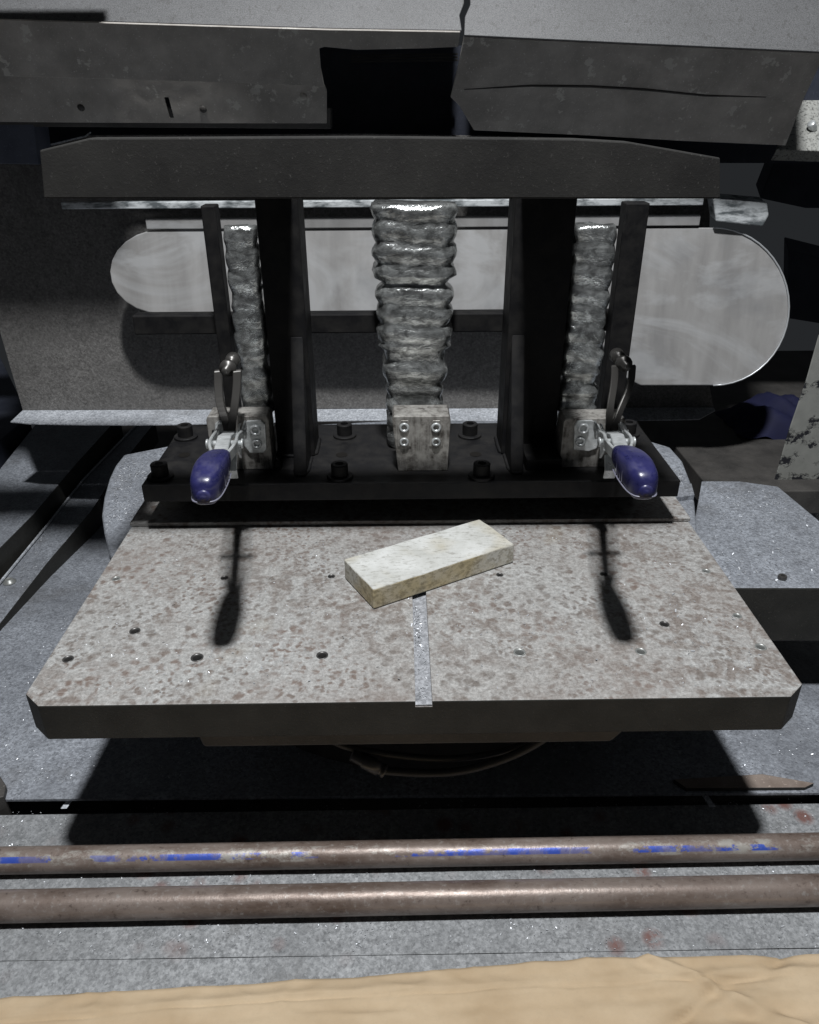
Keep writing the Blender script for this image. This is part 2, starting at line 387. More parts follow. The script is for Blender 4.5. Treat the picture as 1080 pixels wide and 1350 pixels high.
def zu(y): return ZU - .10*max(0, y-yu)
struct(obj('floor', slab([V((-.85, yu, ZU)), V((.85, yu-.012, ZU)), V((.85, .85, zu(.85))), V((-.85, .85, zu(.85)))], (0, 0, -.004), .0006, 1), M_grit),
       'grey chip covered floor sheet beneath the machine table', 'floor')
struct(obj('sump', box((-1.2, -.5, -.52), (1.2, 2.0, -.50), 0), M_char), 'dark sump bottom below the floor sheets', 'floor')

# slot edge bar at the right end of the upper sheet, and torn tabs in the slot
o = obj('edge_bar', slab([Z(888, 1027, ZU+.004), Z(1005, 1020, ZU+.004), Z(1074, 1032, ZU+.004), Z(1062, 1038, ZU+.004), Z(905, 1039, ZU+.004)], (0, 0, -.022), .001), M_bar)
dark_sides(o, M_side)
tag(o, 'flat bar with rusty brown top lying along the floor slot', 'bar')
o = obj('edge_bar', slab([Z(-40, 1062, ZU+.006), Z(5, 1050, ZU+.006), Z(8, 1035, ZU+.006), Z(-5, 1015, ZU+.006), Z(-40, 1010, ZU+.006)], (0, 0, -.03), .001), M_char)
tag(o, 'small dark angular metal corner piece at the end of the floor slot', 'bar')
for (a, b_, lab) in (((84, 1066), (94, 1055), 'thin pale metal tab standing in the floor slot by the rust patch'), ((940, 1064), (931, 1052), 'short grey metal tab in the floor slot below the edge bar')):
    p = Z(*a, ZL); q = p + V(((b_[0]-a[0])*.0007, .012, .007))
    w = V((.003, 0, 0))
    tag(obj('metal_tab', slab([p-w, p+w, q+w, q-w], (0, .001, -.0012), 0), M_flange), lab, 'tab')

# ------------------------------------------------------------------ left side: guide rail and stepped plates
zr = -.2225
rail = obj('guide_rail', slab([Z(-60, 838, zr), Z(-60, 910, zr), Z(0, 822, zr), Z(62, 742, zr), Z(120, 674, zr), Z(160, 612, zr), Z(205, 556, zr), Z(186, 554, zr), Z(110, 632, zr), Z(60, 695, zr), Z(0, 768, zr)], (0, 0, -.05), .0012), M_grit)
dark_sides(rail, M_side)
tag(rail, 'grey chip dusted guide rail with a bolt, running back beside the table', 'rail')
lip_top = [Z(-60, 838, zr+.003), Z(0, 768, zr+.003), Z(60, 695, zr+.003), Z(110, 632, zr+.003), Z(186, 554, zr+.003)]
obj('edge_lip', tube(lip_top, .0022, 6), M_flange, rail)
bl = Z(13, 768, zr)
bm = lathe(bl, [(.0, .0065), (.0035, .0065), (.0038, .007), (.006, .006), (.007, .003), (.0095, .002), (.0095, .0005)], 18)
obj('bolt', bm, M_insert, rail, True)
pl = obj('step_plate', slab([Z(-90, 800, -.185), Z(0, 722, -.185), Z(45, 677, -.185), Z(100, 612, -.185), Z(158, 548, -.185), Z(70, 530, -.185), Z(0, 618, -.185), Z(-90, 680, -.185)], (0, 0, -.09), .0015), M_grit)
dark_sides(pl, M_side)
tag(pl, 'wide stepped cover plate on the outer side of the guide rail', 'plate')
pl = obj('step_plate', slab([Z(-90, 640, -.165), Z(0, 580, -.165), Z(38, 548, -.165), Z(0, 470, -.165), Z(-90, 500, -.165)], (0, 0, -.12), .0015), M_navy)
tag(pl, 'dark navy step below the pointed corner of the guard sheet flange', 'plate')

# ------------------------------------------------------------------ right side: box slab, beams, peeling column
zb = -.06
tp = [Z(900, 775, zb), Z(925, 634, zb), Z(975, 634, zb), Z(1026, 641, zb), Z(1085, 690, zb), Z(1160, 700, zb), Z(1160, 775, zb)]
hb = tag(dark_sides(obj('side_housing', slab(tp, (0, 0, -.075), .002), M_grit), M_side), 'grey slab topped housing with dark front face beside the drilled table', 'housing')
sc = Z(1031, 763, zb)
obj('screw', lathe(sc, [(0, .002), (.002, .002), (.0024, .0045), (.0045, .0045), (.005, .0035), (.005, 0)], 14), M_gun, hb)
# column with peeling paint
pc = [Y(1090, 400, .60), Y(1062, 500, .60), Y(1038, 570, .60), Y(1018, 640, .60), Y(1060, 690, .60), Y(1180, 740, .60), Y(1180, 400, .60)]
tag(obj('machine_column', slab(pc, (.10, .10, .0), .003), M_peel), 'machine column with peeling cream paint beside the side housing', 'column')
# diagonal dark beam below guard sheet
db = [Z(880, 556, -.185), Z(912, 546, -.185), Z(1010, 632, -.185), Z(1000, 660, -.185), Z(930, 660, -.185)]
tag(obj('dark_beam', slab(db, (0, 0, -.05), .002), mat('flaking_navy_beam', (.03, .03, .04), .6, .0, b_darkpaint((.018, .02, .028), (.03, .033, .045), (.63, (.11, .115, .12))))), 'dark flaking beam behind the side housing, under the guard sheet', 'beam')
# blue rag: folded cloth lump
def rag():
    bm = bmesh.new(); c = Z(1012, 560, -.10); nx, ny = 26, 14; g = []
    for j in range(ny+1):
        row = []
        for i in range(nx+1):
            u, v = i/nx*2-1, j/ny*2-1
            rr = max(0, 1-(u*u)**1.1)*max(0, 1-(v*v)**1.3)
            z = .055*rr**.6*(.55+.45*max(0, u+.8)/1.4)+.012*noise.noise(V((u*2.2+v, v*2.5, .3)))+.006*math.sin(9*u+4*v)*rr
            row.append(bm.verts.new(c+V((u*.075, v*.07, z))))
        g.append(row)
    for j in range(ny):
        for i in range(nx): bm.faces.new((g[j][i], g[j][i+1], g[j+1][i+1], g[j+1][i]))
    return bm
tag(obj('rag', rag(), M_blue, smooth=True), 'dark blue rag lying in the shade beside the guard sheet', 'rag')
tag(obj('shelf_plate', box((.46, .56, -.14), (1.0, 1.3, -.10), .002), M_char), 'dark plate under the blue rag behind the side housing', 'plate')
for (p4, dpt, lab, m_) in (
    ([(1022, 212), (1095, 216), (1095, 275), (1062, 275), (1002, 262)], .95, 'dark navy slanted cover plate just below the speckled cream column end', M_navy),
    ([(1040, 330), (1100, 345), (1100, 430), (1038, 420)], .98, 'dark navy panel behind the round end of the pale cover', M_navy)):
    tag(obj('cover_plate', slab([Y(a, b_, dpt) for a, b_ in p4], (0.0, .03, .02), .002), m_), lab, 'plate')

# ================================================================== GUARD SHEET (back)
YG = .765
def gpt(x, y): return Y(x, y, YG)
gp = [(30, 541), (-40, 300), (-60, 195), (50, 195), (115, 178), (480, 176), (700, 180), (790, 183), (830, 187), (936, 206), (936, 270), (934, 500), (941, 536), (700, 538), (400, 539)]
guard = empty('guard_sheet', gpt(480, 541), 'large dark grey sheet metal guard standing behind the clamping fixture', 'guard')
obj('sheet', slab([gpt(*p) for p in gp], (0, .002, 0), .0004, 1), M_guard, guard)
# turned-out flange at the foot, gently bowed
bm = bmesh.new(); top = []; bot = []
NX = 40
zfb = gpt(480, 541).z
for i in range(NX+1):
    t = i/NX; xb = 30+(941-30)*t
    p = gpt(xb, 541 - 4*t); top.append(p)
    bow = 558 - 3*t + 2.5*math.sin(t*9) - (4 if t > .85 else 0)
    if i == 0: q = Z(14, 556, p.z-.006)
    elif i == NX: q = Z(943, 541, p.z-.004)
    else: q = Z(xb-14+18*t, bow, p.z-.006)
    bot.append(q)
tv = [bm.verts.new(p) for p in top]; bv = [bm.verts.new(p) for p in bot]
tv2 = [bm.verts.new(p-V((0, 0, .0015))) for p in top]; bv2 = [bm.verts.new(p-V((0, 0, .0015))) for p in bot]
for i in range(NX):
    bm.faces.new((tv[i], bv[i], bv[i+1], tv[i+1])); bm.faces.new((tv2[i], tv2[i+1], bv2[i+1], bv2[i]))
    bm.faces.new((bv[i], bv2[i], bv2[i+1], bv[i+1]))
obj('foot_flange', bm, M_flange, guard)
# curled corner strip and bracket at top left
obj('curled_edge', tube([gpt(47, 196)+V((0, -.01, 0)), gpt(85, 187)+V((0, -.014, 0)), gpt(117, 179)+V((0, -.012, 0)), gpt(123, 174)+V((0, -.010, 0))], .0012, 6), M_flange, guard)
tag(obj('bracket', slab([Y(-30, 150, .70), Y(42, 150, .70), Y(51, 217, .70), Y(-30, 215, .70)], (0, .05, 0), .001), mat('blue_grey_bracket', (.16, .18, .24), .5, .0, b_darkpaint((.10, .115, .16), (.17, .19, .25)))), 'blue grey bracket hanging below the hood beside the curled guard corner', 'bracket')

# ================================================================== HOOD over the guard
YH = .61
hood = empty('machine_hood', Y(540, 175, YH), 'dented grey sheet metal hood with bright speckled top, above the guard sheet', 'hood')
NT = V((0, -math.sin(math.radians(52)), math.cos(math.radians(52))))   # top face normal, tipped to the front
NF = V((0, -math.cos(math.radians(33)), -math.sin(math.radians(33))))  # under face normal, tipped down
E0 = Y(540, 42, YH)
def top_sheet(pts, name, seed):
    return obj(name, slab([PL(x, y, E0, NT) for x, y in pts], -NT*.0025, .0008, 2), M_hoodtop, hood)
top_sheet([(-120, -260), (606, -260), (612, 4), (606, 20), (609, 40), (430, 37), (200, 30), (-120, 20)], 'top_panel', 1)
top_sheet([(616, -260), (1105, -260), (1098, 78), (1080, 68), (800, 55), (612, 46), (613, 22), (620, 6)], 'top_panel', 2)
obj('front_panel', slab([PL(x, y, E0, NF) for x, y in [(-120, 22), (200, 32), (430, 39), (607, 42), (604, 62), (560, 64), (470, 66), (428, 62), (421, 64), (423, 90), (428, 115), (330, 110), (200, 106), (-120, 97)]], -NF*.0025, .0006, 1), M_hood, hood)
obj('front_panel', slab([PL(x, y, E0, NF) for x, y in [(612, 48), (800, 57), (1084, 70), (1082, 84), (1060, 130), (1036, 192), (900, 186), (760, 178), (625, 172), (606, 140), (594, 128), (603, 92)]], -NF*.0025, .0006, 1), M_hood, hood)
# lower lip strip on the left, set back a little, with slots and rivets
EL = E0 + V((0, .016, 0)); NL = V((0, -1, -.55)).normalized()
lipbm = slab([PL(x, y, EL, NL) for x, y in [(-120, 94), (200, 104), (428, 112), (431, 120), (431, 163), (300, 163), (100, 162), (-120, 160)]], -NL*.003, .0008, 1)
slots = []
for (x, y) in ((223, 142),):
    c_ = PL(x, y, EL, NL); slots.append(box(c_-V((.003, .01, .012)), c_+V((.003, .01, .012)), .0008))
obj('lip_strip', cut(lipbm, slots), M_hood, hood)
for (x, y) in ((400, 127), (268, 144), (107, 142)):
    obj('rivet', lathe(PL(x, y, EL, NL), [(0, .0022), (.003, .002), (.0045, .0008), (.0048, 0)], 14, NL), M_char if x != 400 else M_hood, hood, True)
obj('lip_underside', slab([PL(-120, 166, EL+V((0, .02, 0)), NL), PL(436, 170, EL+V((0, .02, 0)), NL), PL(436, 142, EL+V((0, .02, 0)), NL), PL(-120, 140, EL+V((0, .02, 0)), NL)], (0, .03, 0), .001), M_char, hood)
# unseen bars added above the view to shade the left floor and guard
obj('shade_bar', box((-1.0, .315, .60), (-.288, .398, .62), .002), M_hood, hood)
obj('shade_bar', box((-1.0, .498, .60), (-.335, .57, .62), .002), M_hood, hood)
# crease ridge pressed across the right panel
cr = [(612, 118), (700, 113), (780, 114), (850, 118), (930, 126), (1010, 128)]
obj('crease', tube([PL(x, y, E0, NF)+NF*(-.0005) for x, y in cr], [.0008, .0016, .0018, .0018, .0016, .0008], 8), M_char, hood)
# inside of the hood seen through the notch
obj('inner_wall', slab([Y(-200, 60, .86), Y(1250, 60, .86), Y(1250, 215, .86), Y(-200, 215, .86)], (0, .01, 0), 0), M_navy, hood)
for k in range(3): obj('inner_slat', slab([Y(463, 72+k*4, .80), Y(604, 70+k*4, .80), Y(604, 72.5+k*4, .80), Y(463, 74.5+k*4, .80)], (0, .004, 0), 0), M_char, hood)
# cream column end to the right of the hood
cw = V((0, -.62, .785)).normalized(); P0 = Y(1060, 140, .85)
mc = empty('column_end', P0, 'speckled cream painted column end with a bolt beside the hood', 'column')
obj('face', slab([PL(x, y, P0, cw) for x, y in [(1088, 60), (1058, 122), (1024, 197), (1180, 202), (1180, 60)]], -cw*.02, .001), M_column, mc)
cb = PL(1072, 170, P0, cw)
obj('bolt', join(lathe(cb, [(.006, 0), (.006, .012), (.0045, .0135), (.0, .0135)], 14, V((-.6, -.5, .6))), ), M_zinc, mc, True)

# ================================================================== ROTARY TABLE DISC, PALLET
zd = -.037
dpx = [(150, 740), (143, 728), (137, 700), (134, 678), (137, 655), (144, 630), (152, 613), (163, 599), (225, 587), (320, 571), (420, 559), (540, 553), (660, 554), (760, 561), (850, 579), (884, 589), (900, 607), (911, 635), (916, 660), (919, 690), (918, 720)]
dp = [Z(x, y, zd) for x, y in dpx] + [V((.25, .10, zd)), V((-.25, .10, zd))]
disc = empty('rotary_table', V((0, .35, -.2)), 'grey cast rotary table base with curved sides under the drilled plate', 'table base')
obj('table_body', slab(dp, (0, 0, -.055), .004, 3), M_grit, disc)
obj('pedestal', lathe((0, .36, -.36), [(0, 0), (.24, 0), (.24, .17), (.22, .185), (.22, .268), (0, .268)], 48), M_char, disc, True)
obj('stop_block', slab([Z(879, 657, -.030), Z(916, 652, -.030), Z(912, 637, -.030), Z(885, 640, -.030)], (0, 0, -.03), .001), M_grit, disc)
# skirt plate under the pallet with angled ends
ys = .022
obj('skirt_plate', slab([Y(255, 960, ys), Y(838, 952, ys), Y(806, 979, ys), Y(268, 986, ys)], (0, .25, 0), .003), M_char, disc)

pallet = empty('drilled_table_plate', V((0, .2, -.036)), 'mottled rust spotted steel table plate with drilled holes and centre groove', 'table')
PX = .315; ch = .016
pp = [V((-PX+ch, 0, 0)), V((PX-ch, -.0, 0)), V((PX, ch*.9, 0)), V((PX, .43, 0)), V((-PX, .43, 0)), V((-PX, ch*.9, 0))]
holes = [(153, 763, 5.6), (296, 762, 5.2), (437, 760, 5.0), (659, 758, 5.0), (796, 757, 5.2), (931, 753, 5.6), (178, 832, 6.6), (876, 823, 6.0),
         (90, 869, 6.4), (260, 867, 7.4), (425, 864, 7.0), (685, 860, 7.2), (845, 859, 6.6), (972, 812, 5.6), (1003, 853, 6.6)]
cutters = []
body = slab(pp, (0, 0, -.036), .0012, 2)
HP = []
for x, y, r in holes:
    p = Z(x, y, 0); HP.append((p, r*.00075))
    cutters.append(cyl((p.x, p.y), r*.00075, -.014, .01, 20))
gx = .006
cutters.append(box((gx-.0068, -.01, -.006), (gx+.0068, .24, .01), 0))
body = cut(body, cutters)
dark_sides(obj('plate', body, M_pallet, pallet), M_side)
obj('groove_fill', box((gx-.0066, .0006, -.0061), (gx+.0066, .2385, -.0042), 0), M_groove, pallet)
for i, (p, r) in enumerate(HP):
    obj('hole_insert', lathe((p.x, p.y, 0), [(r*1.0, -.0005), (r*.98, .0004), (r*.80, .0004), (r*.66, -.0012), (r*.66, -.013)], 20), M_insert if i in (0, 5, 12, 13, 14, 11) else M_gun, pallet, True)
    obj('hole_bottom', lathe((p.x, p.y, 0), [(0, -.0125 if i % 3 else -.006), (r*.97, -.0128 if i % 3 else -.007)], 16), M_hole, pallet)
# thin sub plate the fixture stands on
obj('sub_plate', slab([V((-.316, .2895, .005)), V((.316, .2875, .005)), V((.316, .45, .005)), V((-.316, .45, .005))], (0, 0, -.0045), .0006, 1), M_pallet, pallet)

# hose loop under the plate, with a connector
hc = V((.02, .16, -.105))
def arc(cx, cy, rx, ry, z, a0, a1, n=28): return [V((cx+rx*math.cos(math.radians(a0+(a1-a0)*i/n)), cy+ry*math.sin(math.radians(a0+(a1-a0)*i/n)), z)) for i in range(n+1)]
ha = [Y(x, y, .05) for x, y in [(430, 972), (455, 985), (500, 993), (560, 1000), (610, 1000), (660, 992), (700, 978), (720, 966)]]
hb2 = [Y(x, y, .04) for x, y in [(505, 1016), (560, 1020), (610, 1017), (660, 1003), (700, 985), (730, 965)]]
tag(obj('hose', tube(smooth_pts(ha), .0032, 10), M_hose, smooth=True), 'thin grey hose looping under the table plate, without a fitting', 'hose')
h2 = empty('hose', hb2[0], 'grey hose under the table plate ending in a metal fitting', 'hose')
obj('tube', tube(smooth_pts(hb2), .0038, 10), M_hose, h2, True)
d_ = (Y(470, 998, .045)-hb2[0]).normalized()
obj('fitting', lathe(hb2[0]-d_*.002, [(.0, 0), (.0062, 0), (.0062, .003), (.0052, .0035), (.0052, .006), (.0068, .0065), (.0068, .022), (.0058, .023), (.0058, .034), (0, .034)], 12, d_), M_gun, h2, True)

# ================================================================== CLAMPING FIXTURE
ZB0, ZB1 = .040, .060
fix = empty('clamping_fixture', V((0, .36, .005)), 'black steel fixture frame with base plate, uprights and three clamp blocks', 'fixture')
obj('base_plate', box((-.2885, .272, ZB0), (.2905, .445, ZB1), .0012), M_black, fix)
obj('riser', box((-.27, .345, .0052), (.27, .435, ZB0-.0002), .001), M_black, fix)
def bolt(x, y, z=ZB1, s=1.0):
    b_ = obj('bolt', lathe((x, y, z), [(0, .009*s), (.0042*s, .009*s), (.0046*s, .0165*s), (.0085*s, .0165*s), (.0092*s, .0157*s), (.0092*s, .003), (.009*s, .0026)], 20), M_black, fix)
    obj('washer', lathe((x, y, z), [(.0088*s, .003), (.0135*s, .003), (.0142*s, .0024), (.0142*s, .0002)], 24), M_black, b_)
for x, y in ((-.273, .405), (-.079, .405), (.074, .402), (.268, .402), (-.273, .293), (-.077, .288), (.077, .286)): bolt(x, y)
for x, y in ((-.262, .352), (-.079, .348), (.076, .346)):
    obj('dowel_hole', lathe((x, y, ZB1), [(0, .0002), (.006, .0004), (.0068, .0004)], 20), M_hole, fix)  # flat near-black discs paint the shaded depth of the dowel holes
# uprights with gussets, cross beam, tie bar (dark)
def upright(x0, x1, gus):
    zt = Y(375, 225, .36).z
    u_ = obj('upright', box((x0, .345, ZB1), (x1, .395, zt), .0015), M_black, fix)
    return u_
xl0, xl1 = Y(350, 420, .345).x, Y(403, 420, .345).x
xr0, xr1 = Y(671, 420, .345).x, Y(747, 420, .345).x
upright(xl0, xl1, 1); upright(xr0, xr1, 1)
obj('gusset', slab([V((xl1-.018, .344, ZB1)), V((xl1-.018, .292, ZB1)), V((xl1-.018, .344, ZB1+.14))], (.014, 0, 0), .001), M_black, fix)
obj('gusset', slab([V((xr0+.004, .344, ZB1)), V((xr0+.004, .292, ZB1)), V((xr0+.004, .344, ZB1+.14))], (.014, 0, 0), .001), M_black, fix)
obj('foot_pad', box((xr0+.022, .30, ZB1), (xr1, .3445, ZB1+.014), .001), M_black, fix)
YBM = .182
zc0, zc1 = Y(540, 262, YBM).z, Y(540, 184, YBM).z
bmp = [(58, 262), (52, 198), (118, 182), (480, 180), (760, 183), (830, 187), (950, 208), (950, 262)]
obj('cross_beam', slab([Y(x, y, YBM) for x, y in bmp], (0, .020, 0), .0012), M_beam, fix)
for xa, xb in ((Y(60, 230, YBM).x, Y(120, 230, YBM).x), (Y(880, 230, YBM).x, Y(949, 230, YBM).x)): obj('beam_end_shade', box((xa, YBM+.0203, zc0+.004), (xb, .275, zc0+.012), .001), M_black, fix)  # hidden plates added behind the beam ends to shade the sub plate corners
for xa, xb in ((xl0, xl1), (xr0, xr1)): obj('beam_arm', box((xa+.004, YBM+.0205, zc0+.006), (xb-.004, .3448, zc1-.012), .0012), M_black, fix)
zt0, zt1 = Y(540, 436, .405).z, Y(540, 411, .405).z
obj('tie_bar', box((Y(178, 420, .405).x, .3955, zt0), (Y(832, 420, .405).x, .415, zt1), .0015), M_black, fix)
# thin side stop posts beside the side blocks
for (xa, xb) in ((283, 301), (806, 836)):
    p, q = Y(xa, 400, .375), Y(xb, 400, .375)
    obj('stop_post', box((p.x, .365, ZB1), (q.x, .385, Y(540, 268, .375).z), .0015), M_black, fix)
def bead(pts, r=.0026):
    P = smooth_pts([V(p) for p in pts], 1); q = []
    for a, b_ in zip(P, P[1:]):
        k = max(2, int((b_-a).length/.0022))
        q += [a.lerp(b_, i/k) for i in range(k)]
    rr = [r*(.85+.25*abs(math.sin(i*1.3))+.1*random.random()) for i in range(len(q))]
    return obj('weld_bead', tube(q, rr, 8), M_black, fix, True)
for xa, xb in ((xl0, xl1), (xr0, xr1)):
    bead([(xa, .396, ZB1+.001), (xa-.001, .37, ZB1+.001), (xa, .344, ZB1+.001), (xb, .344, ZB1+.001), (xb+.001, .37, ZB1+.001), (xb, .396, ZB1+.001)])
for xg in (xl1-.018, xr0+.004):
    bead([(xg-.0005, .343, ZB1+.0008), (xg-.0005, .292, ZB1+.0008), (xg+.0145, .292, ZB1+.0008), (xg+.0145, .343, ZB1+.0008)], .002)
# clamp blocks
def block(px0, px1, pyt, pyb, taper=.0, name='clamp_block', depth=.05):
    p = Z((px0+px1)/2, pyb, ZB1); y0 = p.y
    a, b_ = Y(px0, pyb-5, y0), Y(px1, pyb-5, y0); zt = Y((px0+px1)/2, pyt, y0).z
    pts = [V((a.x+taper, y0, ZB1+.0001)), V((b_.x-taper*.4, y0, ZB1+.0001)), V((b_.x, y0, zt-.004)), V((b_.x-.002, y0, zt)), V((a.x+.002, y0, zt)), V((a.x, y0, zt-.004))]
    o = obj(name, slab(pts, (0, depth, 0), .0008, 2), M_block, fix)
    return o, y0, a.x, b_.x, zt
bc, yc, cx0, cx1, czt = block(518, 593, 549, 621, .006, depth=.036)
bL, yl, lx0, lx1, lzt = block(280, 360, 549, 619, .001, depth=.030)
bR, yr, rx0, rx1, rzt = block(738, 818, 552, 616, .0, depth=.030)
def sscrew(c, parent, r=.0052, m=None, name='socket_screw'):
    return obj(name, lathe(c, [(0, -.002), (r*.52, -.002), (r*.56, .0030), (r*.86, .0032), (r, .0024), (r, -.0005)], 18, V((0, -1, 0))), m or M_zinc, parent, True)
for x in (533, 575):
    for y, r in ((563, .0054), (582, .0050)):
        p = Y(x, y, yc); sscrew(p, bc, r)
    pa, pb = Y(x-10, 554, yc-.0012), Y(x+10, 592, yc-.0012)
# (each pair sits in a shallow steel plate)
    obj('screw_plate', slab([Y(x-9, 560, yc), Y(x-4, 554, yc), Y(x+5, 554, yc), Y(x+9, 560, yc), Y(x+9, 588, yc), Y(x-9, 588, yc)], (0, -.0011, 0), .0003, 1), M_block, bc)

# ------------------------------------------------------------------ castings held in the fixture
def casting(x0, x1, y0, y1, yy, seed, label, zbase, tiers):
    a, b_ = Y(x0, (y0+y1)/2, yy), Y(x1, (y0+y1)/2, yy); zt = Y((x0+x1)/2, y0, yy).z; zb_ = zbase
    cx_, w = (a.x+b_.x)/2, (b_.x-a.x)/2; d = min(w*.8, .028)
    bm = bmesh.new(); rings = []; NR, NS = 64, 40
    for i in range(NR+1):
        t = i/NR; z = zb_+(zt-zb_)*t; ring = []
        prof = 1.0
        for (t0, t1, s) in tiers:
            if t0 <= t < t1: prof = s
        for k in range(NS):
            th = 2*math.pi*k/NS; ca, sa = math.cos(th), math.sin(th); e = .55
            x = math.copysign(abs(ca)**e, ca)*w*prof; y = math.copysign(abs(sa)**e, sa)*d*prof
            nn = noise.noise(V((x*60+seed, y*60, z*75)))+.5*noise.noise(V((x*150+seed, y*150, z*190))); n2 = noise.cell(V((x*40+seed*3+z*9, y*40, z*62)))
            rb = abs(math.sin((z-zb_)*math.pi/.021+1.1*noise.noise(V((x*30, y*30, seed)))))**.7
            f = .86+.13*rb+.022*nn+.02*(n2-.5)
            ring.append(bm.verts.new((cx_+x*f, yy+d+y*f, z+.003*nn)))
        rings.append(ring)
    for i in range(NR):
        for k in range(NS): bm.faces.new((rings[i][k], rings[i][(k+1) % NS], rings[i+1][(k+1) % NS], rings[i+1][k]))
    bm.faces.new(rings[-1]); bm.faces.new(rings[0][::-1])
    return tag(obj('casting', bm, M_cast, smooth=True), label, 'casting', 'castings held in the fixture')
casting(490, 604, 272, 525, .352, 1.3, 'wide ribbed metal casting standing behind the bare middle clamp block', ZB1+.0005, ((0, .30, .74), (.30, .40, .84), (.40, .44, .78), (.44, .70, .95), (.70, .73, .88)))
casting(746, 806, 300, 535, .346, 4.7, 'narrow ribbed metal casting behind the toggle clamp nearer the side housing', ZB1+.0005, ((0, .2, .85), (.30, .36, .86), (.6, .65, .93)))
casting(303, 348, 300, 535, .346, 8.1, 'narrow ribbed metal casting behind the toggle clamp nearer the guide rail', ZB1+.0005, ((0, .2, .85), (.40, .46, .86), (.7, .74, .9)))

# ------------------------------------------------------------------ toggle clamps
def clamp(side, label, y0, Bx, wing, gripA, gripB, pivot, arms):
    """side -1 left / +1 right; wing screw pixels; gripA near end pixel, gripB far end pixel"""
    root = empty('toggle_clamp', Y(pivot[0], pivot[1]+25, y0), label, 'toggle clamp', 'toggle clamps on the fixture')
    yf = y0-.0018
    # mounting flanges against the block, bent to a channel that carries the levers
    for wg in wing:
        pts = [Y(x, y, y0) for x, y in wg['out']]
        fl = obj('mounting_flange', slab(pts, (0, -.0028, 0), .0008, 2), M_zinc, root)
        for (x, y, r) in wg['scr']:
            p = Y(x, y, y0-.0028); sscrew(p, fl, r)
    Pv = Y(pivot[0], pivot[1], y0-.05)                 # main pivot, 50 mm out from the block
    Ga = Y(*gripA, .042); Gb = Y(*gripB, .125)
    d = (Ga-Gb).normalized(); sx = V((1, 0, 0)); sx = (sx-d*sx.dot(d)).normalized(); nz = sx.cross(d).normalized()
    if nz.z < 0: nz = -nz
    # two side plates of the body
    for s in (-1, 1):
        off = V((s*.0085, 0, 0))
        q = [Y(pivot[0], pivot[1]-16, y0-.003)+off, Y(pivot[0], pivot[1]+20, y0-.003)+off, Pv+V((0, -.004, -.022))+off, Pv+V((0, -.016, -.008))+off, Pv+V((0, -.012, .008))+off, Pv+V((0, .012, .010))+off]
        obj('side_plate', slab(q, (s*.0024, 0, 0), .0006, 2), M_zinc, root)
    # bent links from body to lever, one each side
    for s in (-1, 1):
        off = V((s*.0125, 0, 0))
        pts = [Pv+V((0, .022, .004))+off, Pv+V((0, 0, .002))+off*1.05, Pv.lerp(Gb, .45)+V((0, 0, .006))+off*.9, Pv.lerp(Gb, .78)+V((0, 0, .004))+off*.95, Gb-d*(-.004)+off*.5]
        lk = obj('link_bar', ribbon(smooth_pts(pts, 2), V((0, .0012, .0048)), V((.0014, 0, 0))), M_zinc, root)
    # lever tongue into the grip
    obj('lever', ribbon([Pv+V((0, 0, .003)), Pv.lerp(Gb, .5)+V((0, 0, .008)), Gb+d*.01], sx*.0062, nz*.0022), M_zinc, root)
    for t, rr in ((0.0, .0048), (.55, .0044)):
        c_ = Pv.lerp(Gb, t)+V((-.0155, 0, .003))
        obj('pivot_pin', lathe(c_, [(0, -.0012), (rr, -.0012), (rr*1.05, 0), (rr*.7, .0005), (rr*.7, .0305), (rr*1.05, .031), (rr, .0322), (0, .0322)], 14, V((1, 0, 0))), M_zinc, root, True)
    # stop tongue under the pivot
    obj('stop_tongue', ribbon([Pv+V((0, -.004, -.018)), Pv+V((0, -.012, -.032)), Pv+V((0, -.010, -.042))], V((.006, 0, 0)), V((0, .0012, 0))), M_zinc, root)
    # grip: rounded, tapered, fatter near the end
    L = (Ga-Gb).length; n = 15; bm = bmesh.new(); rings = []; S = 28
    for i in range(n+1):
        t = i/n
        w = .0078+.0047*math.sin(math.pi*min(1, .02+t*.86))**.8; hgt = .0075+.0048*min(1, t*1.5)
        if t < .10: k = .80+.2*math.sqrt(max(0, 1-((.10-t)/.10)**2))
        elif t > .84: k = .62+.38*math.sqrt(max(0, 1-((t-.84)/.16)**2))
        else: k = 1
        if side < 0: bend = nz*(.004*math.sin(t*math.pi))
        else: bend = nz*(.004*math.sin(t*math.pi))
        c_ = Gb.lerp(Ga, t)+bend; ring = []
        for j in range(S):
            th = 2*math.pi*j/S; ca, sa = math.cos(th), math.sin(th)
            ring.append(bm.verts.new(c_+sx*(math.copysign(abs(ca)**.62, ca)*w*k)+nz*(math.copysign(abs(sa)**.62, sa)*hgt*k)))
        rings.append(ring)
    for a, b_ in zip(rings, rings[1:]):
        for j in range(S): bm.faces.new((a[j], a[(j+1) % S], b_[(j+1) % S], b_[j]))
    bm.faces.new(rings[0][::-1]); bm.faces.new(rings[-1])
    grip = obj('grip', bm, M_grip, root, True)
    obj('end_boss', lathe(Ga+d*(.0005)-nz*.002, [(0, .0020), (.0020, .0019), (.0032, .0010), (.0044, .0012), (.0056, -.0006), (.0064, -.003)], 18, d), M_grip, grip, True)
    inn = 1 if side < 0 else -1
    for k in range(4):
        c_ = Gb.lerp(Ga, .46+.075*k)+sx*(inn*.0119)
        obj('rib', ribbon([c_-nz*.005, c_+nz*.005], d*.0005, sx*.0005), M_gripedge, grip)
    # seam line round the lower edge of the grip
    wf = lambda t: (.0078+.0047*math.sin(math.pi*min(1, .02+t*.86))**.8)*(1 if t < .84 else .62+.38*math.sqrt(max(0, 1-((t-.84)/.16)**2)))
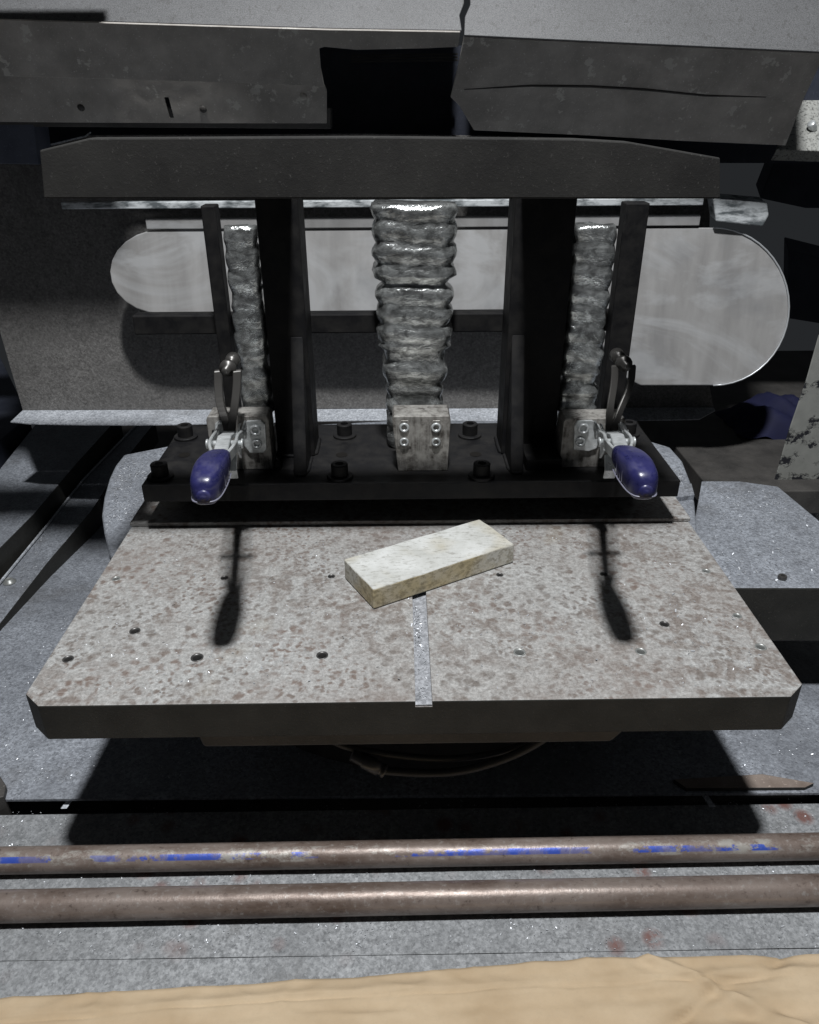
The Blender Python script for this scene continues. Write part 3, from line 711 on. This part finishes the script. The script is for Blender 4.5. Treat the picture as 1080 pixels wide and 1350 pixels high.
    cc = [Gb.lerp(Ga, t)-nz*.006-sx*(wf(t)*.97) for t in (.3, .5, .7, .84, .92, .97, 1.0)]+[Gb.lerp(Ga, 1.008)-nz*.006]+[Gb.lerp(Ga, t)-nz*.006+sx*(wf(t)*.97) for t in (1.0, .97, .92, .84, .7, .5, .3)]
    obj('seam', tube(smooth_pts(cc, 2), .0007, 6), M_gripedge, grip)
    # forked clamping arm rising from the pivot, with spindle
    for am in arms:
        pts = [Y(x, y, yy) for x, y, yy in am]
        obj('fork_arm', ribbon(smooth_pts(pts, 2), V((.0040, .0015, 0)), V((.0, .0022, .0005))), M_arm, root)
    tops = [Y(*am[-1][:2], am[-1][2]) for am in arms]
    m_ = (tops[0]+tops[1])/2
    obj('spindle', lathe(m_+V((0, -.012, .002)), [(0, 0), (.0042, 0), (.0042, .010), (.0085, .010), (.0085, .016), (.0042, .016), (.0042, .03), (.007, .03), (.008, .044), (0, .044)], 14, V((0, 1, 0))), M_arm, root, True)
    return root
clamp(-1, 'violet gripped toggle clamp on the clamp block nearer the guide rail', yl, lx0,
      [dict(out=[(320, 570), (321, 562), (326, 554), (344, 553), (350, 558), (352, 592), (348, 596), (330, 596), (322, 586)], scr=[(337, 567, .0062), (339, 585, .0054)]),
       dict(out=[(284, 558), (290, 553), (304, 553), (306, 590), (290, 592), (284, 586)], scr=[(292, 567, .0062), (293, 584, .0050)])],
      (268, 652), (291, 602), (303, 576),
      [[(302, 574, .27), (299, 556, .275), (290, 533, .285), (288, 505, .295), (288, 488, .30)], [(305, 574, .27), (306, 556, .275), (310, 533, .285), (313, 505, .295), (313, 488, .30)]])
clamp(1, 'violet gripped toggle clamp on the clamp block nearer the side housing', yr, rx0,
      [dict(out=[(757, 560), (761, 554), (780, 553), (790, 560), (793, 572), (786, 590), (776, 594), (756, 592)], scr=[(769, 565, .0062), (765, 582, .0054)]),
       dict(out=[(806, 556), (820, 556), (826, 562), (826, 590), (808, 590)], scr=[(815, 566, .0056), (816, 582, .0050)])],
      (852, 645), (819, 597), (806, 576),
      [[(803, 574, .27), (803, 556, .275), (805, 533, .285), (810, 505, .30), (811, 482, .31)], [(809, 574, .27), (812, 556, .275), (820, 535, .285), (832, 508, .30), (834, 482, .31)]])

# ------------------------------------------------------------------ pill shaped pale cover and rail behind the fixture
CN = V((0, -math.cos(math.radians(12)), math.sin(math.radians(12)))); CP = Y(600, 405, .69)
pts = []
for i in range(25):
    th = math.radians(90-180*i/24); pts.append((940+100*math.cos(th), 404-104*math.sin(th)))
pts += [(845, 508), (806, 488), (790, 440), (770, 417), (250, 414)]
for i in range(13):
    th = math.radians(-90-180*i/12); pts.append((215+70*math.cos(th), 358-56*math.sin(th)))
cov = empty('round_ended_cover', PL(600, 508, CP, CN), 'pale grey round ended sheet cover behind the fixture uprights', 'cover')
P3 = [PL(x, y, CP, CN) for x, y in pts]
obj('cover_sheet', slab(P3, -CN*.006, .0015, 2), M_cover, cov)
obj('rim', tube([p+CN*.001 for p in P3[:25]], .0013, 8), M_rim, cov, True)
p0, p1 = Y(82, 277, .70), Y(1012, 264, .70)
rl = empty('pale_rail', p0, 'narrow pale ground rail running across behind the fixture above the cover', 'rail')
obj('rail_bar', box((p0.x, .70, Y(540, 273, .70).z), (Y(928, 264, .70).x, .712, Y(540, 264, .70).z), .001), M_rail, rl)
obj('end_block', slab([Y(940, 262, .70), Y(1012, 268, .70), Y(1014, 284, .70), Y(1006, 299, .70), Y(944, 292, .70)], (0, .03, .006), .002), M_rail, rl)
obj('lower_bar', box((Y(190, 280, .71).x, .71, Y(540, 300, .71).z), (Y(925, 280, .71).x, .718, Y(540, 286, .71).z), .001), M_cover, rl)

# ================================================================== LOOSE THINGS
# whetstone bar lying across the groove
a3, b3 = Z(493, 804, 0), Z(677, 742, 0)
ex = (b3-a3).normalized(); ey = V((-ex.y, ex.x, 0)); Ls = (b3-a3).length; Ws = .062; Hs = .0225
st = empty('whetstone', (a3+b3)/2+ey*Ws/2, 'grimy off white abrasive stone bar lying across the centre groove', 'stone')
q = [a3, b3, b3+ey*Ws, a3+ey*Ws]
bm = slab([p+V((0, 0, .0004)) for p in q], (0, 0, Hs), .0016, 3)
bmesh.ops.subdivide_edges(bm, edges=[e for e in bm.edges if e.calc_length() > .03], cuts=14, use_grid_fill=True)
for v in bm.verts:
    if v.co.z > .002: v.co += V((1, 1, .5))*(.0007*noise.noise(v.co*60)) + V((0, 0, .0006*noise.noise(v.co*25)))
so = obj('stone_bar', bm, M_stone, st)
so.data.materials.append(M_stoneside)
for p in so.data.polygons:
    if abs(p.normal.z) < .6: p.material_index = 1

# rods
def rod(name, l, r_, rad, m, label, droop=0):
    p, q_ = Z(0, l, ZL), Z(1080, r_, ZL)
    d = (q_-p); p2, q2 = p-d*.18, q_+d*.18
    c_ = (p2+q2)/2+V((0, rad*.55, rad+.0008))
    L = (q2-p2).length; bm = bmesh.new(); NS, NL_ = 40, 160; R_ = []
    for i in range(NL_+1):
        x = -L/2+L*i/NL_; ring = []
        for k in range(NS):
            th = 2*math.pi*k/NS; rr = rad*(1+.006*noise.noise(V((x*40, math.cos(th)*2, math.sin(th)*2))))
            ring.append(bm.verts.new((x, math.cos(th)*rr, math.sin(th)*rr)))
        R_.append(ring)
    for i in range(NL_):
        for k in range(NS): bm.faces.new((R_[i][k], R_[i][(k+1) % NS], R_[i+1][(k+1) % NS], R_[i+1][k]))
    bm.faces.new(R_[0][::-1]); bm.faces.new(R_[-1])
    o = obj(name, bm, m, None, True); o.location = c_; o.rotation_euler = (0, 0, math.atan2(d.y, d.x))
    return tag(o, label, 'rod')
rod('steel_rod', 1155, 1136, .0121, M_rod1, 'rusty steel rod with worn blue paint along it, below the table plate')
rod('steel_rod', 1219, 1197, .0134, M_rod2, 'bare brown steel rod lying parallel in front of the blue painted rod')

# cardboard: wrinkled sheet in front
def card():
    bm = bmesh.new(); nx, ny = 220, 70; g = []
    edge = [(-80, 1322), (0, 1315), (250, 1298), (500, 1282), (700, 1268), (860, 1260), (1000, 1257), (1180, 1252)]
    zc = -.199
    def ey_(px):
        for (x0, y0), (x1, y1) in zip(edge, edge[1:]):
            if x0 <= px <= x1: return y0+(y1-y0)*(px-x0)/(x1-x0)
    for j in range(ny+1):
        row = []; v = j/ny
        for i in range(nx+1):
            px = -80+1260*i/nx; p = Z(px, ey_(px)+1.2*noise.noise(V((px*.02, 0, 7))), zc)
            y = p.y-v*.17; x = p.x
            w = .0032*math.sin((y-p.y)*300+2.0*noise.noise(V((x*5, y*3, 0)))+1.2)*(.35+.65*max(0, noise.noise(V((x*2.3, y*6, 5)))+.45))
            w *= .55; rg = 1-abs(noise.noise(V((x*9+.6*noise.noise(V((x*20, y*20, 1))), y*26, 4)))); w += .0022*rg**7; rg2 = 1-abs(noise.noise(V((x*22, y*45, 8)))); w += .0014*rg2**5
            w += .0030*noise.noise(V((x*6, y*24, 2)))+.0024*noise.noise(V((x*16, y*50, 9)))
            cr_ = max(0, 1-abs((x-.26)*1.0+(y+.13)*1.6+.012*noise.noise(V((x*30, y*30, 0))))/.012); w += .006*cr_*(1 if x > .15 else 0)
            cr2 = max(0, 1-abs((x-.20)*.5-(y+.135)*1.0+.010*noise.noise(V((x*24, y*24, 3))))/.008); w -= .005*cr2*(1 if x > .08 else 0)
            w -= .0035*math.exp(-((y-p.y+.019+.004*noise.noise(V((x*4, 0, 0))))/.0016)**2)*(1 if x < .30 else .4)
            row.append(bm.verts.new((x, y, zc+w+.004*v-(.004*max(0, 1-v*14)))))
        g.append(row)
    for j in range(ny):
        for i in range(nx): bm.faces.new((g[j][i], g[j][i+1], g[j+1][i+1], g[j+1][i]))
    ext = bmesh.ops.extrude_face_region(bm, geom=bm.faces[:]); bmesh.ops.translate(bm, vec=(0, 0, -.004), verts=[e for e in ext['geom'] if isinstance(e, bmesh.types.BMVert)])
    return bm
tag(obj('cardboard_sheet', card(), M_card, smooth=True), 'creased brown cardboard sheet lying on the floor plate in front of the rods', 'cardboard')

# ================================================================== CHIPS (uncountable)
def chips(poly_px, z, n, label, seed, smin=.0006, smax=.0016, zf=None, accept=None):
    rnd = random.Random(seed); xs = [p[0] for p in poly_px]; ys_ = [p[1] for p in poly_px]; vtx = []; fcs = []
    def inside(x, y):
        c_ = False; j = len(poly_px)-1
        for i in range(len(poly_px)):
            xi, yi = poly_px[i]; xj, yj = poly_px[j]
            if (yi > y) != (yj > y) and x < (xj-xi)*(y-yi)/(yj-yi)+xi: c_ = not c_
            j = i
        return c_
    P = [Z(x, y, z) for x, y in poly_px]; poly_w = [(p.x, p.y) for p in P]; poly_px = poly_w
    x0, x1 = min(p[0] for p in poly_w), max(p[0] for p in poly_w); y0, y1 = min(p[1] for p in poly_w), max(p[1] for p in poly_w)
    k = 0; tries = 0
    while k < n and tries < n*20:
        tries += 1; x = rnd.uniform(x0, x1); y = rnd.uniform(y0, y1)
        if not inside(x, y): continue
        if noise.noise(V((x*14, y*14, seed)))*.9+rnd.random() < .45: continue
        if accept and not accept(x, y): continue
        s = rnd.uniform(smin, smax)*(1.6 if rnd.random() < .05 else 1); a = rnd.uniform(0, 6.28); tx, ty = rnd.uniform(-.6, .6), rnd.uniform(-.6, .6)
        zz = (zf(x, y) if zf else z)+.0002; b0 = len(vtx); hmin = 0; loc = []
        for (u, v) in ((-1, -.35), (1, -.3), (.7, .4), (-.8, .3)):
            uu = (u*math.cos(a)-v*math.sin(a))*s; vv = (u*math.sin(a)+v*math.cos(a))*s; loc.append((uu, vv, uu*tx+vv*ty))
        lo_ = min(q_[2] for q_ in loc)
        for (uu, vv, ww) in loc: vtx.append((x+uu, y+vv, zz+ww-lo_))
        fcs.append((b0, b0+1, b0+2, b0+3)); k += 1
    me = bpy.data.meshes.new('metal_chips'); me.from_pydata(vtx, [], fcs); me.materials.append(M_chip)
    o = bpy.data.objects.new('metal_chips', me); C.objects.link(o); tag(o, label, 'metal chips', kind='stuff'); return o
hole_ok = lambda x, y: all((x-p.x)**2+(y-p.y)**2 > (r*1.1)**2 for p, r in HP) and not (abs(x-gx) < .0075)
chips([(60, 915), (180, 700), (900, 700), (1040, 905)], 0, 800, 'fine bright metal chips scattered over the drilled table plate', 1, .0004, .0011, accept=hole_ok)
chips([(551, 920), (565, 920), (553, 800), (545, 800)], -.0041, 200, 'metal chips packed in the centre groove of the table plate', 2, .0005, .0012, accept=lambda x, y: abs(x-gx) < .006)
chips([(0, 1038), (0, 840), (140, 735), (160, 960), (900, 950), (1080, 890), (1080, 1015), (880, 1030)], zu(.15), 1700, 'metal chips strewn over the floor sheet beneath the table', 3, .0004, .0010, zf=lambda x, y: zu(y))
chips([(0, 1068), (1080, 1045), (1080, 1250), (0, 1258)], ZL+.0006, 2200, 'metal chips strewn over the floor plate around the rods', 4, .0003, .0009)
chips([(920, 645), (1020, 648), (1076, 690), (1076, 768), (960, 768)], zb+.0001, 700, 'metal chips lying on top of the side housing', 5, .0005, .0014)
chips([(140, 700), (145, 650), (165, 605), (225, 592), (225, 640), (165, 690)], zd+.0001, 900, 'metal chips lying on the rotary table base near the guide rail', 6, .0005, .0014)
chips([(868, 600), (885, 598), (908, 640), (912, 652), (885, 640)], zd+.0001, 500, 'metal chips on the rotary table base near the side housing', 8, .0005, .0014)
chips([(0, 815), (150, 640), (160, 620), (120, 630), (0, 775)], zr+.0001, 500, 'metal chips on the guide rail beside the table', 7, .0005, .0012)
